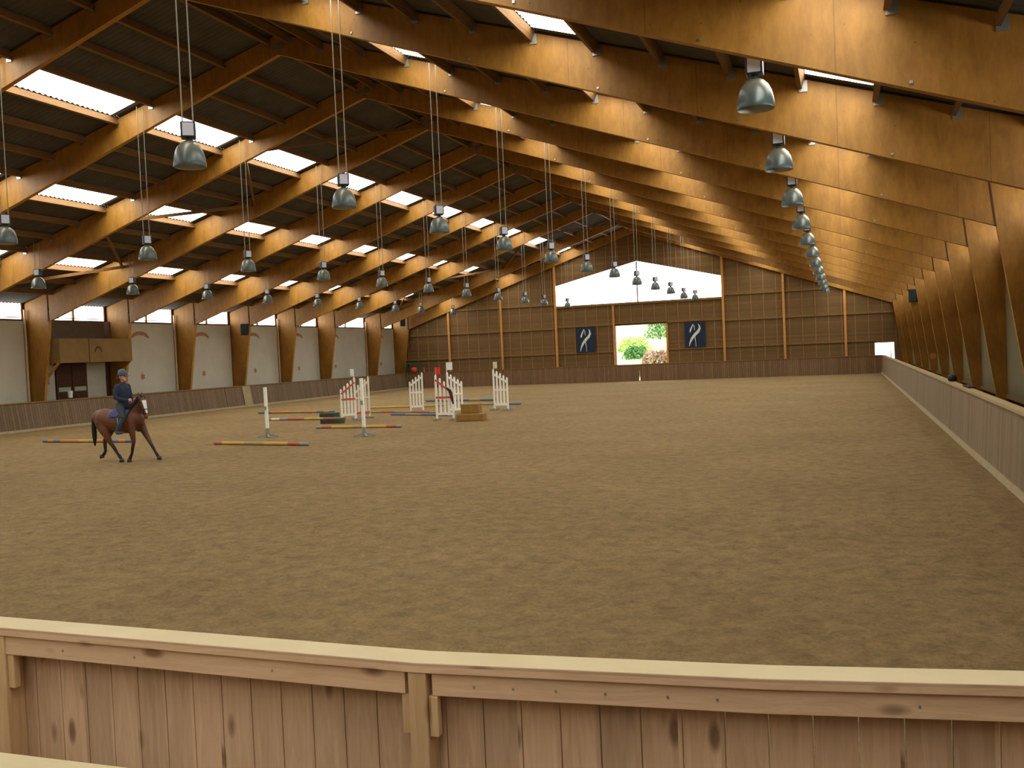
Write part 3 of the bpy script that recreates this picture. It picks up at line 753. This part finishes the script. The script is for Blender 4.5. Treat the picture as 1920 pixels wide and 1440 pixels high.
def bush(x, y, z, w, h, n, ca, cb, lab, leaf=.16, tall=1.0):
    r = empty('bush', (x,y,z)); tag(r, lab, 'bush')
    rnd = random.Random(hash(lab) % 1000 if False else len(lab)*7+int(w*10)); m = MB()
    for k in range(n):
        u = rnd.random()*2*math.pi; v = rnd.random(); rr = (rnd.random()**.4)
        px = math.cos(u)*rr*w*math.sqrt(1-v*v*.8); py = math.sin(u)*rr*w*.7*math.sqrt(1-v*v*.8); pz = v*h*rr**.3
        a = Vector((rnd.uniform(-1,1), rnd.uniform(-1,1), rnd.uniform(-.4,1)*tall)).normalized(); b = a.cross(Vector((rnd.uniform(-1,1),rnd.uniform(-1,1),rnd.uniform(-1,1)))).normalized()
        c = Vector((px,py,pz)); s = leaf*rnd.uniform(.6,1.3)
        m.add([c-a*s, c+b*s*.45, c+a*s, c-b*s*.45], [(0,1,2,3)])
    mt = mk_mottle('leaves '+lab[:12], ca, cb, 1.2, .8); m.build('foliage', mt, r)
    s = MB()
    for k in range(5):
        u = k*1.26; s.tube([(0,0,-.1),(math.cos(u)*w*.3, math.sin(u)*w*.3, h*.5)], [.05,.02], 6)
    s.build('stem', M['dark_wood'], r)
bush(-17.3, 84, 1.3, 1.3, 1.3, 900, lin(70,110,60), lin(120,156,90), 'green bush on the slope in the middle of the doorway view')
bush(-16.2, 90, 3.2, 1.5, 2.2, 900, lin(84,120,76), lin(132,160,104), 'green bush higher up the slope behind the first')
bush(-13.9, 76.3, 0, 1.7, 2.1, 3200, lin(176,140,128), lin(206,186,160), 'pinkish brown bush at the lower right of the doorway view', .2, 2.5)
bush(-18.4, 88, 2, 1.8, 1.4, 900, lin(150,180,84), lin(200,212,130), 'yellow green shrub on the slope at the upper left of the doorway view')

# ------------------------------------------------------------------ horse and rider
def capsule(m, pts, rad, n=16):
    """closed limb through pts; rad entries are r or (side, other); rounded ends"""
    pts = [Vector(p) for p in pts]; R2 = [(r if isinstance(r, tuple) else (r, r)) for r in rad]
    P, Q = [], []
    d0 = (pts[0]-pts[1]).normalized(); d1 = (pts[-1]-pts[-2]).normalized()
    for t in (1.0, .8, .45): 
        c = math.sqrt(1-t*t); P.append(pts[0]+d0*min(R2[0])*t); Q.append((R2[0][0]*max(c,.02), R2[0][1]*max(c,.02)))
    for p, r in zip(pts, R2): P.append(p); Q.append(r)
    for t in (.45, .8, 1.0):
        c = math.sqrt(1-t*t); P.append(pts[-1]+d1*min(R2[-1])*t); Q.append((R2[-1][0]*max(c,.02), R2[-1][1]*max(c,.02)))
    b = len(m.v); vs = []; fs = []
    for i, p in enumerate(P):
        d = (P[min(i+1, len(P)-1)]-P[max(i-1, 0)]).normalized()
        s = Vector((0,1,0)); s = (s-d*s.dot(d))
        if s.length < .2: s = Vector((1,0,0)); s = s-d*s.dot(d)
        s.normalize(); u = d.cross(s)
        for k in range(n):
            t = 2*math.pi*k/n; vs.append(p+s*math.cos(t)*Q[i][0]+u*math.sin(t)*Q[i][1])
    for i in range(len(P)-1):
        for k in range(n): fs.append((i*n+k, i*n+(k+1)%n, (i+1)*n+(k+1)%n, (i+1)*n+k))
    fs.append(tuple(range(n-1,-1,-1))); fs.append(tuple((len(P)-1)*n+k for k in range(n)))
    m.add(vs, fs)
def fuse(m, name, mt, parent, voxel, smooth=6):
    """melts overlapping limbs into one continuous skin"""
    o = m.build(name, mt, parent)
    r = o.modifiers.new('r', 'REMESH'); r.mode = 'VOXEL'; r.voxel_size = voxel; r.use_smooth_shade = True
    if smooth: s = o.modifiers.new('s', 'SMOOTH'); s.iterations = smooth; s.factor = .5
    dg = bpy.context.evaluated_depsgraph_get(); me = bpy.data.meshes.new_from_object(o.evaluated_get(dg))
    old = o.data; o.modifiers.clear(); o.data = me; bpy.data.meshes.remove(old); me.name = name
    me.polygons.foreach_set('use_smooth', [True]*len(me.polygons)); 
    if not me.materials: me.materials.append(mt)
    return o
def ball(m, c, r, n=14):
    if not isinstance(r, tuple): r = (r,r,r)
    prof = 8; vs = []; fs = []
    for i in range(prof+1):
        a = math.pi*i/prof
        for k in range(n):
            t = 2*math.pi*k/n; vs.append((c[0]+r[0]*max(math.sin(a),.02)*math.cos(t), c[1]+r[1]*max(math.sin(a),.02)*math.sin(t), c[2]-r[2]*math.cos(a)))
    for i in range(prof):
        for k in range(n): fs.append((i*n+k, i*n+(k+1)%n, (i+1)*n+(k+1)%n, (i+1)*n+k))
    fs.append(tuple(range(n-1,-1,-1))); fs.append(tuple(prof*n+k for k in range(n)))
    m.add(vs, fs)

def mk_bay():
    m = mat('bay coat', lin(100,58,34), .55, 0, .3); n = N(m); c = n.coord(); s = n.sep(c)
    coat = n.ramp(n.noise(c, 2.2, 4, .6), [(.3, lin(84,50,28)), (.7, lin(112,68,40))])
    leg = n.ramp(n.math('ADD', s[2], n.math('MULTIPLY', n.noise(c, 6), .12)), [(.42, g(1)), (.62, g(0))])
    coat = n.mix(coat, lin(38,26,22), n.sep(leg)[0])
    # white blaze down the front of the face
    xc = n.math('MULTIPLY_ADD', n.math('SUBTRACT', 1.5, s[2]), .33, .90+.048)
    fr = n.math('GREATER_THAN', n.math('SUBTRACT', s[0], xc), 0)
    zz = n.math('MULTIPLY', n.math('GREATER_THAN', s[2], 1.10), n.math('LESS_THAN', s[2], 1.58))
    yy = n.math('LESS_THAN', n.math('ABSOLUTE', n.math('ADD', s[1], .115)), .062)
    coat = n.mix(coat, lin(236,230,224), n.math('MULTIPLY', n.math('MULTIPLY', fr, zz), yy))
    n.color(coat); return m
M['bay'] = mk_bay()
M['hair'] = mk_mottle('black horsehair', lin(30,24,24), lin(46,36,34), 20, .7)
M['hoof'] = mat('hoof', lin(64,54,46), .6); M['leather'] = mat('dark leather', lin(46,32,26), .45)
M['pad'] = mat('blue saddle pad', lin(62,72,120), .85); M['jacket'] = mk_mottle('dark blue jacket', lin(42,49,64), lin(52,60,76), 8, .85)
M['breeches'] = mat('grey breeches', lin(58,61,66), .85); M['chaps'] = mat('blue grey half chaps', lin(58,70,84), .7)
M['skin'] = mk_mottle('skin', lin(206,148,122), lin(216,160,134), 10, .6); M['helmet'] = mat('grey blue helmet', lin(74,84,102), .5)
M['hairp'] = mat('brown hair', lin(70,48,34), .7)

hr = empty('horse', (-17.8, 20.3, 0), math.radians(-3)); tag(hr, 'bay horse with a white blaze trotting right in front of the left kickboard', 'horse')
b = MB()
capsule(b, [(-.66,0,1.16),(-.50,0,1.13),(-.25,0,1.08),(.05,0,1.03),(.30,0,1.03),(.50,0,1.07),(.62,0,1.10)],
        [(.19,.20),(.255,.265),(.255,.265),(.285,.30),(.275,.30),(.23,.27),(.17,.20)])
capsule(b, [(.42,0,1.20),(.58,-.01,1.30),(.70,-.04,1.45),(.79,-.075,1.60)], [(.12,.22),(.10,.19),(.085,.145),(.075,.10)])
capsule(b, [(.80,-.078,1.62),(.88,-.09,1.53),(.94,-.105,1.37),(.985,-.115,1.22),(1.0,-.12,1.15)], [(.075,.08),(.085,.115),(.066,.082),(.05,.06),(.052,.056)])
for s in (-1, 1): capsule(b, [(.79,-.078+s*.045,1.68),(.80,-.078+s*.06,1.75),(.81,-.078+s*.062,1.80)], [.026,.024,.008], 8)
# right fore planted, left fore reaching, right hind stepping under, left hind pushing off
capsule(b, [(.50,-.14,1.02),(.54,-.15,.80),(.57,-.14,.52),(.55,-.14,.46),(.49,-.14,.22),(.44,-.14,.13),(.41,-.14,.08)], [(.09,.14),(.075,.095),(.052,.058),(.046,.05),(.034,.036),(.042,.045),(.04,.045)])
capsule(b, [(.54,.14,1.02),(.66,.15,.78),(.84,.14,.50),(.87,.14,.45),(1.0,.14,.24),(1.05,.14,.17),(1.09,.14,.11)], [(.09,.14),(.075,.095),(.052,.058),(.046,.05),(.034,.036),(.042,.045),(.04,.045)])
capsule(b, [(-.48,-.14,1.05),(-.38,-.16,.84),(-.27,-.15,.64),(-.20,-.14,.50),(-.14,-.14,.44),(.02,-.14,.22),(.08,-.14,.15),(.12,-.14,.10)], [(.12,.20),(.10,.15),(.07,.09),(.05,.065),(.046,.055),(.036,.04),(.042,.046),(.04,.045)])
capsule(b, [(-.50,.14,1.05),(-.46,.16,.84),(-.56,.15,.66),(-.67,.14,.52),(-.67,.14,.46),(-.66,.14,.26),(-.71,.14,.19),(-.75,.14,.15)], [(.12,.20),(.10,.15),(.07,.09),(.05,.065),(.046,.055),(.036,.04),(.042,.046),(.04,.045)])
body = fuse(b, 'body', M['bay'], hr, .016, 8)
for x, y, z, dx in ((.40,-.14,.0,-.02),(1.11,.14,.035,.05),(.14,-.14,.0,.03),(-.79,.14,.07,-.06)):
    m = MB(); m.sm = True; m.lathe([(.001,0),(.062,0),(.052,.06),(.043,.09),(.001,.10)], 14); o = m.build('hoof', M['hoof'], hr); o.location = (x,y,z); o.rotation_euler = (0, dx*4, 0)
m = MB(); capsule(m, [(-.80,0,1.22),(-.86,.0,1.12),(-.88,.01,.9),(-.87,.0,.62),(-.86,-.01,.42)], [(.035,.04),(.05,.055),(.06,.07),(.055,.06),(.02,.025)]); fuse(m, 'tail', M['hair'], hr, .014, 3)
m = MB()
for k in range(12):
    t = k/11; x = .44+.36*t; z = 1.44+.27*t; y = -.01-.07*t
    m.sm = True; capsule(m, [(x,y,z),(x-.03,y-.07,z-.05),(x-.02,y-.10,z-.17)], [.022,.02,.008], 6)
capsule(m, [(.82,-.08,1.70),(.88,-.09,1.62),(.91,-.1,1.55)], [.03,.026,.01], 8)
fuse(m, 'mane', M['hair'], hr, .012, 2)
m = MB(); m.sm = True
for s in (-1, 1): ball(m, (.885, -.09+s*.075, 1.535), .018, 10)
m.build('eye', M['black'], hr)
m = MB(); m.sm = True
def ring(m, c, r, n, axis, w=.009):
    pts = []
    a = Vector(axis).normalized(); u = a.cross(Vector((0,1,0))).normalized(); v = Vector((0,1,0)); v = (v-a*v.dot(a)).normalized()
    for k in range(n+1):
        t = 2*math.pi*k/n; pts.append(Vector(c)+u*math.cos(t)*r[1]+v*math.sin(t)*r[0])
    m.tube(pts, w, 6)
ring(m, (.955,-.108,1.33), (.08,.092), 16, (.3,-.08,-1)); ring(m, (.985,-.115,1.23), (.062,.07), 16, (.2,-.05,-1)); ring(m, (.84,-.085,1.585), (.09,.125), 16, (.9,-.1,-.7))
for s in (-1, 1): m.tube([(.80,-.08+s*.085,1.64),(.92,-.1+s*.085,1.42),(.985,-.115+s*.06,1.22)], .009, 6)
m.build('bridle', M['leather'], hr)
m = MB(); m.sm = True
for s in (-1, 1): m.tube([(.985,-.115+s*.06,1.21),(.85,-.05+s*.12,1.33),(.62,s*.14,1.48),(.475,s*.10,1.575)], .008, 6)
m.build('reins', M['leather'], hr)
m = MB(); n_ = 14; vs = []; fs = []
for i in range(n_+1):
    t = -1.15+2.3*i/n_
    for xx in (-.06, .18, .48):
        rr = .318 if xx < .3 else .300
        for d in (0, .018):
            vs.append((xx, math.sin(t)*(rr-.01+d)*1.0, 1.035+math.cos(t)*(rr+.012+d)))
for i in range(n_):
    for j in range(2):
        for d in (0, 1):
            a = i*6+j*2+d; q = (a, a+2, a+8, a+6); fs.append(q if d else q[::-1])
    for j in (0, 4): a = i*6+j; fs.append((a, a+1, a+7, a+6) if j == 0 else (a, a+6, a+7, a+1))
m.add(vs, fs); m.sm = True; m.build('saddle_pad', M['pad'], hr)
m = MB(); capsule(m, [(-.0,0,1.42),(.12,0,1.375),(.28,0,1.375),(.42,0,1.42)], [(.13,.035),(.17,.035),(.13,.035),(.07,.04)])
for s in (-1, 1): capsule(m, [(.24,s*.14,1.36),(.28,s*.28,1.22),(.30,s*.325,1.02)], [(.03,.12),(.022,.15),(.02,.13)])
fuse(m, 'saddle', M['leather'], hr, .012, 3)
for s in (-1, 1):
    m = MB(); m.sm = True; m.tube([(.27,s*.34,1.15),(.27,s*.355,.86)], .01, 6)
    m.tube([(.27,s*.355,.86),(.27,s*.30,.80),(.27,s*.30,.74),(.27,s*.41,.74),(.27,s*.41,.80),(.27,s*.355,.86)], .009, 6); m.build('stirrup', M['steel'], hr)

pr = empty('person', (-17.8, 20.3, 0), math.radians(-3)); tag(pr, 'person in a dark blue jacket and grey helmet riding the bay horse, hands forward', 'person')
def rider(b, e=0.0, what='all', sides=(-1, 1)):
    ox = .05
    P = lambda x, y, z: (x+ox, y, z)
    if what in ('all', 'torso'):
        capsule(b, [P(.10,0,1.47),P(.11,0,1.60),P(.13,0,1.76),P(.13,0,1.90),P(.12,0,1.98)], [(.165+e,.12+e),(.14+e,.10+e),(.165+e,.115+e),(.175+e,.11+e),(.10+e,.07+e)])
    for s in sides:
        if what in ('all', 'torso'):
            k = 3 if what == 'torso' else 4
            capsule(b, [P(.12,s*.17,1.94),P(.10,s*.235,1.80),P(.12,s*.265,1.67),P(.26,s*.19,1.61),P(.37,s*.115,1.585)][:5 if what == 'all' else 5],
                    [.062+e,.052+e,.044+e,.036+e,.026+(e if what == 'torso' else 0)])
        if what in ('all', 'legs'):
            capsule(b, [P(.09,s*.10,1.46),P(.24,s*.22,1.34),P(.39,s*.325,1.16)], [(.10+e,.10+e),(.085+e,.085+e),(.06+e,.062+e)])
            if what == 'all': capsule(b, [P(.39,s*.325,1.16),P(.30,s*.36,.98),P(.22,s*.37,.82)], [.056,.054,.036]); capsule(b, [P(.20,s*.37,.79),P(.30,s*.375,.77),P(.39,s*.385,.775)], [(.034,.032),(.04,.03),(.034,.024)])
        if what == 'boots':
            capsule(b, [P(.385,s*.325,1.13),P(.30,s*.36,.98),P(.22,s*.37,.82)], [.064,.064,.046]); capsule(b, [P(.19,s*.37,.79),P(.30,s*.375,.77),P(.40,s*.385,.775)], [(.042,.042),(.047,.038),(.04,.03)])
m = MB(); rider(m)
ox = .05
capsule(m, [(.12+ox,0,1.97),(.135+ox,0,2.06)], [.062,.054])                       # neck
ball(m, (.145+ox,0,2.20), (.098,.080,.125)); ball(m, (.19+ox,0,2.13), (.05,.052,.055)); ball(m, (.235+ox,0,2.175), (.024,.014,.02), 8)   # head, jaw, nose
for s in (-1, 1):
    ball(m, (.13+ox, s*.083, 2.18), (.02,.012,.032), 8)
    ball(m, (.40+ox, s*.095, 1.58), (.05,.026,.042))                                 # palm
    for k, (l, dz) in enumerate(((.042,.03),(.05,.011),(.046,-.009),(.036,-.027))):  # four curled fingers
        x0 = .435+ox; y0 = s*.095
        capsule(m, [(x0-.01,y0,1.582+dz),(x0+.022,y0-s*.012,1.58+dz),(x0+.022,y0-s*.03,1.577+dz),(x0+.022-l*.7,y0-s*.036,1.574+dz)], [.0098,.009,.0085,.0075], 8)
    capsule(m, [(.385+ox,s*.088,1.612),(.41+ox,s*.072,1.628),(.44+ox,s*.07,1.625)], [.012,.0105,.009], 8)    # thumb
fuse(m, 'body', M['skin'], pr, .0085, 2)
m = MB(); rider(m, .016, 'torso'); capsule(m, [(.165,0,1.96),(.175,0,2.03)], [.078,.072]); fuse(m, 'jacket', M['jacket'], pr, .012, 4)
m = MB(); rider(m, .010, 'legs'); capsule(m, [(.14,0,1.45),(.155,0,1.52)], [(.17,.135),(.15,.12)]); fuse(m, 'breeches', M['breeches'], pr, .012, 3)
for sd in (-1, 1): m = MB(); rider(m, 0, 'boots', (sd,)); fuse(m, 'riding_boot', M['chaps'], pr, .010, 2)
m = MB(); m.sm = True; prof = [(.001,.165),(.05,.155),(.09,.12),(.112,.06),(.116,0),(.108,-.01)]
m.lathe(prof, 24); m.v = [(x*1.12, y*.95, z) for x, y, z in m.v]; m.prism([(.10,0),(.19,-.022),(.185,-.03),(.10,-.015)], -.06, .06)
o = m.build('helmet', M['helmet'], pr); o.location = (.19, 0, 2.235)
m = MB(); m.sm = True
for s in (-1, 1): m.tube([(.20,s*.09,2.24),(.215,s*.075,2.14),(.235,s*.02,2.075)], .006, 6)
m.tube([(.235,-.02,2.075),(.235,.02,2.075)], .006, 6); m.build('chin_strap', M['black'], pr)
m = MB(); m.sm = True
for s in (-1, 1): ball(m, (.282, s*.030, 2.20), .011, 8)
m.build('eye', M['black'], pr)
m = MB(); m.sm = True; ball(m, (.278,0,2.125), (.008,.022,.006), 10); m.build('mouth', M['pole_red'], pr)
m = MB(); m.sm = True; ball(m, (.135,0,2.17), (.05,.075,.075), 12); m.build('hair', M['hairp'], pr)


# ------------------------------------------------------------------ light, camera, view
w = bpy.data.worlds.new('World'); sc.world = w; w.use_nodes = True
bg = w.node_tree.nodes['Background']; bg.inputs[0].default_value = (.88, .95, 1, 1); bg.inputs[1].default_value = 6
sun = bpy.data.lights.new('sun', 'SUN'); sun.energy = 3; sun.angle = .02; so = bpy.data.objects.new('sun', sun); so.rotation_euler = (math.radians(48), 0, math.radians(200)); col.objects.link(so)

cam = bpy.data.cameras.new('camera'); co = bpy.data.objects.new('camera', cam); col.objects.link(co)
cam.sensor_width = 36; cam.lens = 1810.61/1920*36; cam.clip_end = 400; cam.clip_start = .05
rx = Vector((0.94487163, 0.32452417, -0.04360815)); up = Vector((0.03103763, 0.04381391, 0.99855746)); fw = Vector((-0.32596668, 0.94486211, -0.03132606))
mt = Matrix((rx, up, -fw)).transposed().to_4x4(); mt.translation = (0, 0, 2.35); co.matrix_world = mt
sc.camera = co
sc.view_settings.view_transform = 'Standard'; sc.view_settings.look = 'None'; sc.view_settings.exposure = -.14; sc.view_settings.gamma = 1
sc.cycles.use_denoising = True
sc.cycles.use_adaptive_sampling = True; sc.cycles.adaptive_threshold = .02
sc.cycles.max_bounces = 8; sc.cycles.diffuse_bounces = 5
sc.cycles.sample_clamp_indirect = 4
